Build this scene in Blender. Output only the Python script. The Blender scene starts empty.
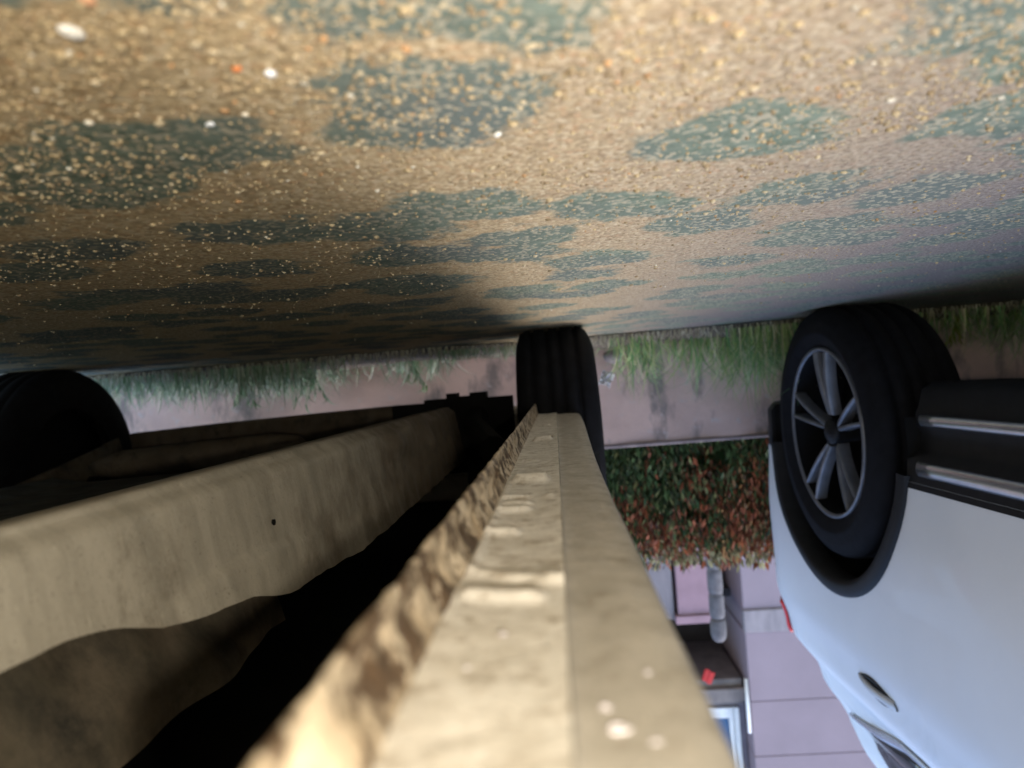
import bpy, bmesh, math, random
from mathutils import Vector, Matrix, noise
R = math.radians
random.seed(7)
S = bpy.context.scene
COL = S.collection

# ------------------------------------------------------------------ helpers
def link(name, me, mat=None, parent=None, smooth=False):
    o = bpy.data.objects.new(name, me)
    COL.objects.link(o)
    if parent is not None:
        o.parent = parent
    if mat is not None:
        for m in (mat if isinstance(mat, (list, tuple)) else [mat]):
            me.materials.append(m)
    if smooth:
        me.polygons.foreach_set('use_smooth', [True] * len(me.polygons))
    return o

def mesh(name, vs, fs, mat=None, parent=None, smooth=False, mi=None):
    me = bpy.data.meshes.new(name)
    me.from_pydata([tuple(v) for v in vs], [], fs)
    if mi:
        me.polygons.foreach_set('material_index', mi)
    me.update()
    return link(name, me, mat, parent, smooth)

class MB:
    """collects shapes, then links them as one mesh object"""
    def __init__(s):
        s.v = []; s.f = []; s.mi = []
    def add(s, vs, fs, m=0):
        n = len(s.v)
        s.v += [tuple(v) for v in vs]
        s.f += [tuple(i + n for i in f) for f in fs]
        s.mi += [m] * len(fs)
    def box(s, x0, x1, y0, y1, z0, z1, m=0):
        vs = [(x0,y0,z0),(x1,y0,z0),(x1,y1,z0),(x0,y1,z0),(x0,y0,z1),(x1,y0,z1),(x1,y1,z1),(x0,y1,z1)]
        s.add(vs, [(0,3,2,1),(4,5,6,7),(0,1,5,4),(1,2,6,5),(2,3,7,6),(3,0,4,7)], m)
    def tube(s, pts, rad, n=8, m=0, caps=True):
        pts = [Vector(p) for p in pts]
        rr = rad if isinstance(rad, (list, tuple)) else [rad] * len(pts)
        vs = []; fs = []
        for i, p in enumerate(pts):
            d = (pts[min(i+1, len(pts)-1)] - pts[max(i-1, 0)]).normalized()
            u = d.cross(Vector((0.13, 0.2, 1)))
            if u.length < 1e-3: u = d.cross(Vector((1, 0, 0)))
            u.normalize(); w = d.cross(u)
            for k in range(n):
                t = 2 * math.pi * k / n
                vs.append(p + (u * math.cos(t) + w * math.sin(t)) * rr[i])
        for i in range(len(pts) - 1):
            for k in range(n):
                a = i*n + k; b = i*n + (k+1) % n
                fs.append((a, b, b+n, a+n))
        if caps:
            fs.append(tuple(range(n-1, -1, -1)))
            fs.append(tuple((len(pts)-1)*n + k for k in range(n)))
        s.add(vs, fs, m)
    def grid(s, rows, m=0, close=False):
        n = len(rows[0]); vs = [p for r in rows for p in r]; fs = []
        for i in range(len(rows) - 1):
            for k in range(n if close else n - 1):
                a = i*n + k; b = i*n + (k+1) % n
                fs.append((a, b, b+n, a+n))
        s.add(vs, fs, m)
    def build(s, name, mat=None, parent=None, smooth=False, bevel=0):
        o = mesh(name, s.v, s.f, mat, parent, smooth, s.mi)
        if bevel:
            bv = o.modifiers.new('bevel', 'BEVEL'); bv.width = bevel; bv.segments = 2; bv.limit_method = 'ANGLE'
        return o

def empty(name, loc, rz=0):
    o = bpy.data.objects.new(name, None); o.empty_display_size = 0.1
    o.location = loc; o.rotation_euler = (0, 0, rz)
    COL.objects.link(o)
    return o

def tag(o, label=None, cat=None, group=None, kind=None):
    if label: o['label'] = label
    if cat: o['category'] = cat
    if group: o['group'] = group
    if kind: o['kind'] = kind
    return o

def nz(x, y, z=0.0, s=1.0):
    return noise.noise(Vector((x * s, y * s, z * s)))

def fbm(x, y, z=0.0, s=1.0, o=4):
    return noise.fractal(Vector((x * s, y * s, z * s)), 0.9, 2.1, o)

# ------------------------------------------------------------------ materials
def nodes(name):
    m = bpy.data.materials.new(name); m.use_nodes = True
    nt = m.node_tree
    return m, nt, nt.nodes['Principled BSDF']

def N(nt, t, **k):
    n = nt.nodes.new(t)
    for a, v in k.items():
        setattr(n, a, v)
    return n

def ramp(nt, src, stops):
    r = N(nt, 'ShaderNodeValToRGB')
    while len(r.color_ramp.elements) < len(stops): r.color_ramp.elements.new(0.5)
    for e, (p, c) in zip(r.color_ramp.elements, stops):
        e.position = p; e.color = (*c, 1) if len(c) == 3 else c
    nt.links.new(src, r.inputs[0])
    return r.outputs[0]

def noise_tex(nt, scale, detail=5, rough=0.6, vec=None, stretch=None):
    tc = N(nt, 'ShaderNodeTexCoord')
    out = tc.outputs['Object']
    if stretch:
        mp = N(nt, 'ShaderNodeMapping'); mp.inputs['Scale'].default_value = stretch
        nt.links.new(out, mp.inputs[0]); out = mp.outputs[0]
    t = N(nt, 'ShaderNodeTexNoise')
    t.inputs['Scale'].default_value = scale; t.inputs['Detail'].default_value = detail
    t.inputs['Roughness'].default_value = rough
    nt.links.new(out, t.inputs['Vector'])
    return t.outputs['Fac']

def mixc(nt, fac, a, b):
    m = N(nt, 'ShaderNodeMix', data_type='RGBA')
    if isinstance(fac, (int, float)): m.inputs['Factor'].default_value = fac
    else: nt.links.new(fac, m.inputs['Factor'])
    for s, v in ((m.inputs[6], a), (m.inputs[7], b)):
        if isinstance(v, tuple): s.default_value = (*v, 1)
        else: nt.links.new(v, s)
    return m.outputs[2]

def bump(nt, bs, h, strength=0.3, dist=0.005):
    b = N(nt, 'ShaderNodeBump'); b.inputs['Strength'].default_value = strength
    b.inputs['Distance'].default_value = dist
    nt.links.new(h, b.inputs['Height']); nt.links.new(b.outputs[0], bs.inputs['Normal'])

def simple(name, c1, c2=None, scale=8, rough=0.6, metal=0.0, bmp=0.0, bscale=None, dist=0.004, stretch=None, lo=0.35, hi=0.65, spec=0.5, coat=0):
    m, nt, bs = nodes(name)
    bs.inputs['Roughness'].default_value = rough; bs.inputs['Metallic'].default_value = metal
    bs.inputs['Specular IOR Level'].default_value = spec
    bs.inputs['Coat Weight'].default_value = coat
    if c2 is None:
        c2 = tuple(v * 0.8 for v in c1)
    f = noise_tex(nt, scale, stretch=stretch)
    nt.links.new(ramp(nt, f, [(lo, c2), (hi, c1)]), bs.inputs['Base Color'])
    if bmp:
        bump(nt, bs, noise_tex(nt, bscale or scale * 4), bmp, dist)
    return m

def ground_material():
    m, nt, bs = nodes('worn_stone_paving')
    bs.inputs['Roughness'].default_value = 0.85
    bs.inputs['Specular IOR Level'].default_value = 0.04
    tc = N(nt, 'ShaderNodeTexCoord')
    nw = N(nt, 'ShaderNodeTexNoise'); nw.inputs['Scale'].default_value = 16; nw.inputs['Detail'].default_value = 7; nw.inputs['Roughness'].default_value = .68
    nt.links.new(tc.outputs['Object'], nw.inputs['Vector'])
    vm = N(nt, 'ShaderNodeVectorMath', operation='MULTIPLY_ADD')
    nt.links.new(nw.outputs['Color'], vm.inputs[0]); vm.inputs[1].default_value = (0.10, 0.10, 0.0)
    nt.links.new(tc.outputs['Object'], vm.inputs[2])
    mp = N(nt, 'ShaderNodeMapping'); mp.inputs['Rotation'].default_value = (0, 0, R(20)); mp.inputs['Scale'].default_value = (0.85, 1.0, 1)
    nt.links.new(vm.outputs[0], mp.inputs[0])
    vo = N(nt, 'ShaderNodeTexVoronoi', feature='F1', voronoi_dimensions='2D'); vo.inputs['Scale'].default_value = 8.0
    vo.inputs['Randomness'].default_value = 0.75
    nt.links.new(mp.outputs[0], vo.inputs['Vector'])
    # mask of stone crowns poking out of the sand
    nm = noise_tex(nt, 10, 8, 0.68)
    ad = N(nt, 'ShaderNodeMath', operation='MULTIPLY_ADD'); ad.inputs[1].default_value = 1.0; 
    nt.links.new(nm, ad.inputs[0]); nt.links.new(vo.outputs['Distance'], ad.inputs[2])
    hf = N(nt, 'ShaderNodeMath', operation='MULTIPLY'); hf.inputs[1].default_value = 0.5; nt.links.new(ad.outputs[0], hf.inputs[0]); ad = hf
    mask = ramp(nt, ad.outputs[0], [(0.425, (1, 1, 1)), (0.47, (0, 0, 0))])
    fine = noise_tex(nt, 260, 4, 0.7)
    mid = noise_tex(nt, 60, 5, 0.7)
    sand = mixc(nt, ramp(nt, fine, [(0.38, (0, 0, 0)), (0.64, (1, 1, 1))]), (0.36, 0.26, 0.135), (0.68, 0.53, 0.32))
    sand = mixc(nt, ramp(nt, mid, [(0.52, (0, 0, 0)), (0.7, (1, 1, 1))]), sand, (0.40, 0.26, 0.13))
    vg = N(nt, 'ShaderNodeTexVoronoi', feature='F1', voronoi_dimensions='2D'); vg.inputs['Scale'].default_value = 290
    nt.links.new(tc.outputs['Object'], vg.inputs['Vector'])
    sg = N(nt, 'ShaderNodeSeparateXYZ'); nt.links.new(vg.outputs['Color'], sg.inputs[0])
    grain = ramp(nt, sg.outputs[0], [(0.0, (0.13, 0.09, 0.05)), (0.28, (0.34, 0.25, 0.14)), (0.60, (0.54, 0.41, 0.24)), (0.84, (0.72, 0.62, 0.44)), (0.975, (0.50, 0.27, 0.13))])
    sand = mixc(nt, 0.42, sand, grain)
    stone = mixc(nt, ramp(nt, mid, [(0.35, (0, 0, 0)), (0.65, (1, 1, 1))]), (0.115, 0.145, 0.105), (0.225, 0.265, 0.20))
    big = noise_tex(nt, 4.0, 3, 0.5)
    stone = mixc(nt, ramp(nt, big, [(0.4, (0, 0, 0)), (0.6, (1, 1, 1))]), stone, (0.145, 0.165, 0.145))
    # a little sand always lies on the stones
    sp = ramp(nt, sg.outputs[1], [(0.70, (0, 0, 0)), (0.80, (1, 1, 1))])
    stone = mixc(nt, sp, stone, (0.36, 0.33, 0.24))
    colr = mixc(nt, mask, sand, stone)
    # cooler grey painted in for skylight on the paving beside the other car
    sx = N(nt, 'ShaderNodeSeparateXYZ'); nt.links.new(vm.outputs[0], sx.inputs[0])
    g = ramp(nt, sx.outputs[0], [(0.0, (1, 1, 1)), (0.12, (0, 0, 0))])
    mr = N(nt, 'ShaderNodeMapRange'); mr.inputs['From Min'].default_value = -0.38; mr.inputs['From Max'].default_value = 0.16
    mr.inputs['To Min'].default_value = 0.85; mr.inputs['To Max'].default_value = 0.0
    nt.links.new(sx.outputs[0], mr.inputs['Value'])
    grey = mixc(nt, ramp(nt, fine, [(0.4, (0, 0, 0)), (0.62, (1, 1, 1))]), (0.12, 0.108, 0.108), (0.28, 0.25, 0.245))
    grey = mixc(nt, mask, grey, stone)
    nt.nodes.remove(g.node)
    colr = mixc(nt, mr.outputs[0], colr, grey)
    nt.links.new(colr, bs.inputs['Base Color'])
    h = N(nt, 'ShaderNodeMath', operation='MULTIPLY_ADD'); h.inputs[1].default_value = -0.35
    nt.links.new(vg.outputs['Distance'], h.inputs[0])
    hm = N(nt, 'ShaderNodeMath', operation='MULTIPLY'); hm.inputs[1].default_value = .45; nt.links.new(mid, hm.inputs[0]); nt.links.new(hm.outputs[0], h.inputs[2])
    bump(nt, bs, h.outputs[0], 0.6, 0.003)
    return m

def vcol_mat(name, rough=0.7, trans=0.0, spec=0.3):
    """per-face own colours (leaf or stone tones) stored in a colour attribute"""
    m, nt, bs = nodes(name)
    a = N(nt, 'ShaderNodeAttribute', attribute_name='tone')
    nt.links.new(a.outputs['Color'], bs.inputs['Base Color'])
    bs.inputs['Roughness'].default_value = rough
    bs.inputs['Specular IOR Level'].default_value = spec
    if trans:
        bs.inputs['Transmission Weight'].default_value = 0
        t = N(nt, 'ShaderNodeBsdfTranslucent'); nt.links.new(a.outputs['Color'], t.inputs[0])
        mx = N(nt, 'ShaderNodeMixShader'); mx.inputs[0].default_value = trans
        out = nt.nodes['Material Output']
        nt.links.new(bs.outputs[0], mx.inputs[1]); nt.links.new(t.outputs[0], mx.inputs[2])
        nt.links.new(mx.outputs[0], out.inputs[0])
    return m

def set_tones(o, cols):
    at = o.data.attributes.new('tone', 'FLOAT_COLOR', 'FACE')
    flat = []
    for c in cols: flat += [c[0], c[1], c[2], 1.0]
    at.data.foreach_set('color', flat)

M = {}
M['ground'] = ground_material()
M['soil'] = simple('verge_soil', (0.16, 0.125, 0.09), (0.08, 0.06, 0.045), 22, 0.95, bmp=0.8, bscale=80, dist=0.01)
M['stone'] = vcol_mat('loose_stone', 0.55)
M['leaf'] = vcol_mat('leaf', 0.5, 0.3)
M['wall'] = None
M['rubber'] = simple('tyre_rubber', (0.008, 0.008, 0.010), (0.004, 0.004, 0.005), 40, 0.8, bmp=0.15, bscale=200, dist=0.001, spec=0.15)
M['rubber_dusty'] = simple('tyre_sidewall', (0.030, 0.031, 0.034), (0.018, 0.018, 0.02), 18, 0.7, spec=0.3)
M['black'] = simple('black_plastic', (0.012, 0.012, 0.014), (0.008, 0.008, 0.009), 30, 0.6, bmp=0.1, bscale=300, dist=0.001, spec=0.25)
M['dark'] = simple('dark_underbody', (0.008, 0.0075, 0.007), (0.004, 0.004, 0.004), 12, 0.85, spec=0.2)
M['handle'] = simple('grey_handle', (.5,.51,.52), (.4,.41,.42), 30, .4)
M['alloy'] = simple('alloy', (0.20, 0.21, 0.24), (0.13, 0.14, 0.16), 20, 0.42, 0.5)
M['rimdark'] = simple('rim_barrel', (0.008, 0.008, 0.009), None, 20, 0.8, 0, spec=0.1)
M['chrome'] = simple('satin_chrome', (0.72, 0.73, 0.75), (0.6, 0.6, 0.62), 15, 0.25, 0.9)
M['whitepaint'] = simple('white_paint', (0.74, 0.75, 0.76), (0.69, 0.70, 0.71), 2.2, 0.45, coat=0.12)
M['glass'] = simple('car_glass', (0.012, 0.014, 0.016), (0.01, 0.012, 0.013), 3, 0.06, spec=0.6)
M['redlens'] = simple('red_lens', (0.62, 0.02, 0.015), (0.5, 0.015, 0.01), 10, 0.15, coat=0.5)
M['clearlens'] = simple('clear_lens', (0.6, 0.62, 0.65), None, 10, 0.1)

def beige_mat(name, c1, c2, dirt, scale=30, rough=0.45, dlo=0.56, dhi=0.68, bmp=0.25, bscale=120, dist=0.002, stretch=None, spec=0.4):
    m, nt, bs = nodes(name)
    bs.inputs['Roughness'].default_value = rough; bs.inputs['Specular IOR Level'].default_value = spec
    base = ramp(nt, noise_tex(nt, scale, 5, 0.6, stretch=stretch), [(0.35, c2), (0.62, c1)])
    d = ramp(nt, noise_tex(nt, scale * 1.7, 7, 0.7), [(dlo, (0, 0, 0)), (dhi, (1, 1, 1))])
    colr = mixc(nt, d, base, dirt)
    nt.links.new(colr, bs.inputs['Base Color'])
    if 'sill' in name or 'skirt' in name or 'rail' in name:
        sc = ramp(nt, noise_tex(nt, 420, 3, .8), [(.60, (0, 0, 0)), (.70, (1, 1, 1))])
        colr = mixc(nt, sc, colr, tuple(v * .55 for v in c2))
        st = ramp(nt, noise_tex(nt, 60, 6, .8, stretch=(9, 1, 1) if 'rail' not in name else (1, 7, .6)), [(.60, (0, 0, 0)), (.68, (1, 1, 1))])
        colr = mixc(nt, st, colr, tuple(min(.88, v * 1.25) for v in c1))
        nt.links.new(colr, bs.inputs['Base Color'])
    rr = ramp(nt, noise_tex(nt, scale * 2.3), [(0.4, (rough*0.8,)*3), (0.65, (min(1, rough*1.5),)*3)])
    nt.links.new(rr, bs.inputs['Roughness'])
    bump(nt, bs, noise_tex(nt, bscale, 6, 0.65), bmp, dist)
    return m
M['beige'] = beige_mat('beige_paint', (0.46, 0.41, 0.33), (0.40, 0.355, 0.28), (0.33, 0.29, 0.22), 6, 0.35, bmp=0.05)
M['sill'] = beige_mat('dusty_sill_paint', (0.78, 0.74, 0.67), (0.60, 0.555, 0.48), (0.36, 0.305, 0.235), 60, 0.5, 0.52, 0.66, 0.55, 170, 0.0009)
M['skirt'] = beige_mat('dusty_skirt_paint', (0.45, 0.415, 0.36), (0.36, 0.33, 0.28), (0.27, 0.235, 0.185), 38, 0.5, 0.52, 0.72, 0.35, 240, 0.0006)
M['flange'] = beige_mat('chipped_flange', (0.60, 0.51, 0.385), (0.42, 0.325, 0.215), (0.09, 0.057, 0.033), 34, 0.5, 0.47, 0.55, 0.6, 160, 0.0015)
M['tank'] = beige_mat('tank_panel', (0.44, 0.40, 0.325), (0.34, 0.31, 0.25), (0.25, 0.22, 0.17), 9, 0.6, 0.58, 0.72, 0.3, 60, 0.003, stretch=(1, 5, 0.7))
def rail_mat():
    m = beige_mat('rail_panel', (0.44, 0.40, 0.325), (0.34, 0.31, 0.25), (0.25, 0.22, 0.17), 9, 0.6, 0.58, 0.72, 0.3, 60, 0.003, stretch=(1, 5, 0.7))
    nt = m.node_tree; bs = nt.nodes['Principled BSDF']
    old = bs.inputs['Base Color'].links[0].from_socket
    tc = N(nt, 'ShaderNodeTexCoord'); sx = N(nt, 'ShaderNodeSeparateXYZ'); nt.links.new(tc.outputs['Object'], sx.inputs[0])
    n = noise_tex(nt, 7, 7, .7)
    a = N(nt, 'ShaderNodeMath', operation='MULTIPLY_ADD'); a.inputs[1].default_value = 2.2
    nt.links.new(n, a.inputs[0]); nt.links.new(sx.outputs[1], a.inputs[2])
    falloff = ramp(nt, a.outputs[0], [(0.0, (0, 0, 0)), (1.0, (1, 1, 1))])
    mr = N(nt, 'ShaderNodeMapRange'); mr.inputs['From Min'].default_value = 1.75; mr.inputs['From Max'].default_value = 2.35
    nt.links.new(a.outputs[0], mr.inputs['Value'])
    nt.links.new(mixc(nt, mr.outputs[0], old, (0.15, 0.12, 0.085)), bs.inputs['Base Color'])  # browner towards the rear, painting in the lamp's falloff
    nt.nodes.remove(falloff.node)
    return m
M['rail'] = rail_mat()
M['shield'] = beige_mat('crumpled_shield', (0.21, 0.165, 0.115), (0.10, 0.085, 0.058), (0.04, 0.036, 0.027), 9, 0.8, 0.46, 0.72, 0.3, 60, 0.003)
M['brown'] = beige_mat('brown_underbody', (0.13, 0.10, 0.065), (0.08, 0.06, 0.04), (0.05, 0.04, 0.03), 10, 0.8, 0.52, 0.66, 0.4, 60, 0.004)

def wall_mat():
    m, nt, bs = nodes('stained_render')
    bs.inputs['Roughness'].default_value = 0.9; bs.inputs['Specular IOR Level'].default_value = 0.2
    base = ramp(nt, noise_tex(nt, 5, 6, 0.6), [(0.3, (0.50, 0.36, 0.325)), (0.65, (0.64, 0.465, 0.415))])
    st = ramp(nt, noise_tex(nt, 7, 6, 0.65, stretch=(1, 1, 0.45)), [(0.54, (0, 0, 0)), (0.66, (1, 1, 1))])
    c = mixc(nt, st, base, (0.25, 0.21, 0.20))
    wh = ramp(nt, noise_tex(nt, 26, 5, 0.7), [(0.60, (0, 0, 0)), (0.70, (1, 1, 1))])
    c = mixc(nt, wh, c, (0.52, 0.45, 0.44))
    nt.links.new(c, bs.inputs['Base Color'])
    bump(nt, bs, noise_tex(nt, 90, 6, 0.7), 0.4, 0.004)
    return m
M['wall'] = wall_mat()
M['coping'] = simple('coping_shadow_line', (0.30, 0.24, 0.24), (0.17, 0.14, 0.15), 12, 0.9, bmp=0.4, bscale=60, dist=0.004)  # dark tone paints in the shadow line along the wall top
M['lavender'] = simple('lavender_render', (0.275, 0.215, 0.25), (0.235, 0.185, 0.215), 1.6, 0.85, bmp=0.2, bscale=50, dist=0.004, lo=0.3, hi=0.7)
M['ledge'] = simple('weathered_ledge', (0.29, 0.255, 0.275), (0.215, 0.19, 0.21), 6, 0.9, bmp=0.3, stretch=(2.5, 1, 0.6))
M['pink'] = simple('pink_render', (0.30, 0.19, 0.225), (0.245, 0.155, 0.185), 3.5, 0.9, bmp=0.2, bscale=40)
M['greywall'] = simple('grey_render', (0.20, 0.175, 0.19), (0.15, 0.135, 0.15), 4, 0.9, bmp=0.2, bscale=40, stretch=(3, 1, 0.6))
M['shade'] = simple('porch_shade_wall', (0.035, 0.03, 0.033), (0.02, 0.018, 0.02), 4, 0.9)  # near-black colour stands for the shade inside the porch
M['eave'] = simple('brown_eave', (0.21, 0.18, 0.175), (0.14, 0.12, 0.12), 7, 0.85, bmp=0.2)
M['purple'] = simple('upper_wall', (0.20, 0.18, 0.22), (0.16, 0.145, 0.18), 5, 0.9)
M['frame'] = simple('white_frame', (0.80, 0.80, 0.80), (0.72, 0.72, 0.73), 10, 0.4)
M['pane'] = simple('blue_pane', (0.03, 0.09, 0.20), (0.022, 0.07, 0.16), 3, 0.08, spec=0.6)
M['post'] = simple('grey_concrete', (0.13, 0.118, 0.128), (0.08, 0.073, 0.08), 16, 0.85, bmp=0.3)
M['red'] = simple('red_cloth', (0.48, 0.03, 0.03), (0.36, 0.02, 0.02), 12, 0.8)
M['bark'] = simple('bark', (0.12, 0.085, 0.06), (0.06, 0.045, 0.03), 14, 0.95, bmp=0.6)
M['scrap'] = simple('white_scrap', (0.78, 0.75, 0.76), (0.6, 0.56, 0.58), 40, 0.7)

# ------------------------------------------------------------------ ground
mb = MB()
xs = [-400, -60, -12, -4, 0, 4, 12, 60, 400]
mb.grid([[(x, y, 0) for x in xs] for y in [-400, -60, -12, -4, 0, 4, 12, 60, 400]])
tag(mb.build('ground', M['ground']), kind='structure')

VY = lambda x: 2.47 + 0.05 * x - 0.15 * max(0.0, min(1.0, (x - .05) / .3))          # front edge of the verge
rows = []
for j in range(15):
    t = j / 14
    rows.append([(x * 0.1, VY(x * 0.1) + t * (2.83 - VY(x * 0.1)) + (0.02 * nz(x * 0.1, 3, 0, 6) if j == 0 else 0),
                  0.004 + 0.028 * min(1, t * 4) + 0.012 * nz(x * 0.1, t * 0.3, 1, 7) * (1 if j else 0)) for x in range(-50, 51)])
mb = MB(); mb.grid(rows)
tag(mb.build('verge', M['soil'], smooth=True), kind='structure')

# loose grit on the paving: countless, one object
def stone_shape(p, r, rnd, flat=0.6):
    base = [(1,0,0),(-1,0,0),(0,1,0),(0,-1,0),(0,0,1),(0,0,-1),(.6,.6,.5),(-.6,.6,.5),(.6,-.6,.5),(-.6,-.6,.5),(.6,.6,-.5),(-.6,.6,-.5),(.6,-.6,-.5),(-.6,-.6,-.5)]
    a = rnd.random() * 6.28; ca, sa = math.cos(a), math.sin(a); ex = rnd.uniform(.8, 1.5)
    vs = []
    for b in base:
        k = rnd.uniform(.75, 1.15)
        x, y, z = b[0]*k*ex, b[1]*k, b[2]*k*flat
        vs.append((p[0] + r*(x*ca - y*sa), p[1] + r*(x*sa + y*ca), p[2] + r*z))
    fs = []
    T = [(4,6,8,0),(4,7,6,2),(4,9,7,1),(4,8,9,3),(5,12,10,0),(5,10,11,2),(5,11,13,1),(5,13,12,3)]
    for c, a1, b1, d in T:
        fs += [(c, a1, d), (c, d, b1)] if False else []
    # top fan and waist
    fs = [(4,8,0),(4,0,6),(4,6,2),(4,2,7),(4,7,1),(4,1,9),(4,9,3),(4,3,8),
          (8,12,0),(0,12,10),(0,10,6),(6,10,2),(2,10,11),(2,11,7),(7,11,1),(1,11,13),(1,13,9),(9,13,3),(3,13,12),(3,12,8)]
    return vs, fs
rnd = random.Random(3)
mb = MB(); tones = []
cnt = 0
while cnt < 9500:
    y = 1 / rnd.uniform(.55, 4.4)
    x = rnd.uniform(-0.82, 0.85) * y
    dens = 0.5 + 0.9 * nz(x, y, 5, 9)
    if rnd.random() > dens: continue
    r = min(0.0027, 0.00085 * math.exp(rnd.gauss(0, 0.45)))
    v, f = stone_shape((x, y, r * 0.25), r, rnd, .75)
    mb.add(v, f); cnt += 1
    q = rnd.random(); k = rnd.uniform(.75, 1.2)
    c = (.42, .32, .18) if q < .45 else (.30, .22, .125) if q < .8 else (.46, .37, .235) if q < .965 else (.62, .56, .44) if q < .98 else (.42, .24, .11)
    tones += [tuple(min(.85, w * k) for w in c)] * len(f)
o = mb.build('grit', M['stone'], smooth=True); set_tones(o, tones)
tag(o, kind='stuff')

def pebble(x, y, r, c, label, flat=0.7, seed=1):
    rr = random.Random(seed); v, f = stone_shape((0, 0, 0), r, rr, flat)
    o = mesh('pebble', v, f, M['stone'], None, True); set_tones(o, [c] * len(f))
    sub = o.modifiers.new('sub', 'SUBSURF'); sub.levels = 1; sub.render_levels = 1
    o.location = (x, y, r * flat * 0.75)
    tag(o, label, 'pebble', 'pebbles standing out on the paving')
PEB = [(0.102, 0.286, .0036, (.82, .80, .77), 'roundest bright white pebble on the sandy paving beside an orange chip'),
       (0.149, 0.333, .0026, (.85, .85, .84), 'small gleaming white pebble lying at the rim of a green grey paving stone'),
       (0.152, 0.2395, .0046, (.70, .66, .58), 'long flat cream pebble lying on a dark green paving stone'),
       (0.113, 0.280, .0032, (.70, .24, .08), 'bright orange brick chip lying in the sand beside a white pebble'),
       (0.135, 0.222, .0036, (.66, .36, .20), 'dull orange rounded pebble on a green stone at the photo edge'),
       (-0.033, 0.235, .0034, (.80, .78, .72), 'cream pebble on sand near the nearest edge of the paving'),
       (0.020, 0.385, .0030, (.76, .72, .62), 'pale yellowish pebble between two bluish worn stones')]
for i, (x, y, r, c, l) in enumerate(PEB): pebble(x, y, r, c, l, 0.6, i + 4)

# ------------------------------------------------------------------ grass and weeds
def blade(mb, tones, p, h, w, lean, az, col, rnd, seg=4):
    d = Vector((math.cos(az), math.sin(az), 0)); s = Vector((-d.y, d.x, 0))
    vs = []
    for i in range(seg + 1):
        t = i / seg
        c = Vector(p) + Vector((0, 0, h * (t - 0.25 * lean * t * t))) + d * (h * lean * t * t)
        ww = w * (1 - t) ** 0.7 + 0.0002
        vs += [c - s * ww, c + s * ww]
    fs = [(2*i, 2*i+1, 2*i+3, 2*i+2) for i in range(seg)]
    mb.add(vs, fs); k = rnd.uniform(.8, 1.2)
    tones += [tuple(w_ * k for w_ in col)] * seg
rnd = random.Random(11)
mb = MB(); tones = []
n = 0
while n < 6000:
    x = rnd.uniform(-2.4, 2.4); y = VY(x) - .05 + (2.78 - VY(x) + .05) * rnd.random() ** 1.5
    d = nz(x, y, 2, 2.6) + 0.5 * nz(x, y, 9, 8) + (.15 if x > .1 else 0)
    d += (.28 if x < -0.2 else 0)
    amp = 0.78 + (.3 if x < -1.05 else 0) + (0.65 if -1.05 < x < -0.1 else 0.0) - (0.45 if -0.2 < x < 0.35 else 0.0)
    if -0.2 < x < -0.05: amp -= 0.35
    if rnd.random() > 0.32 + 1.6 * d: continue
    h = max(0.025, (0.040 + 0.115 * rnd.random() ** 1.3 + 0.10 * max(0, d)) * amp)
    q = rnd.random()
    if x > 0.1: col = (.22, .34, .20) if q < .45 else (.38, .48, .33) if q < .72 else (.56, .57, .46)
    else: col = (.20, .38, .15) if q < .45 else (.42, .53, .20) if q < .74 else (.60, .55, .34)
    blade(mb, tones, (x, y, 0.015), h, rnd.uniform(.0012, .0026), rnd.uniform(.05, 1.5), rnd.random() * 6.28, col, rnd)
    n += 1
# dry short straw along the verge edge
for _ in range(3200):
    x = rnd.uniform(-2.4, 2.4)
    blade(mb, tones, (x, VY(x) + rnd.uniform(-.05, .07), 0.004), rnd.uniform(.015, .055), .0014, rnd.uniform(.3, 1.4), rnd.random()*6.28, (.50, .46, .33), rnd, 3)
o = mb.build('grass', M['leaf']); set_tones(o, tones); tag(o, kind='stuff')

def weed(x, y, h, col, scol, nst, label, seed, spread=.45):
    rr = random.Random(seed)
    root = empty('weed', (x, y, 0.01)); tag(root, label, 'weed', 'weeds along the garden wall')
    st = MB(); lf = MB(); tl = []
    for i in range(nst):
        az = rr.random() * 6.28; ln = rr.uniform(.1, spread); hh = h * rr.uniform(.7, 1.05)
        pts = [Vector((math.cos(az)*hh*ln*t*t, min(math.sin(az)*hh*ln*t*t, .05), hh*t)) for t in (0, .25, .5, .75, 1)]
        st.tube(pts, [.003, .0027, .0022, .0016, .0008], 5)
        for k in range(9):
            t = rr.uniform(.2, 1.0); j = min(3, int(t*4)); p = pts[j].lerp(pts[j+1], t*4 - j)
            blade(lf, tl, p, rr.uniform(.03, .075)*h/.2, .0032, rr.uniform(.5, 1.4), rr.random()*6.28, col, rr, 3)
    st.build('stem', scol, root, True)
    o = lf.build('leaves', M['leaf'], root); set_tones(o, tl)
M['stem_y'] = simple('yellow_stem', (.34, .30, .06), (.24, .24, .05), 30, .6)
M['stem_g'] = simple('pale_stem', (.26, .34, .24), (.2, .28, .18), 30, .6)
weed(-1.335, 2.52, .135, (.22, .30, .05), M['stem_y'], 5, 'yellow green weed with upright yellow stems beside the white car wheel', 1)
weed(0.86, 2.60, .16, (.14, .26, .14), M['stem_g'], 4, 'spiky pale green weed by the wall under the middle of the beige car', 2, .6)
weed(1.13, 2.62, .135, (.12, .24, .10), M['stem_g'], 5, 'bushy green weed by the wall close to the farther beige car wheel', 3, .6)
weed(-0.33, 2.66, .17, (.13, .27, .11), M['stem_g'], 6, 'tall arching green weed in the thick grass between the two cars', 4, .9)
weed(0.50, 2.62, .12, (.12, .22, .09), M['stem_g'], 4, 'low green weed left of the beige car tyre under the bumper', 5, .6)

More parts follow.
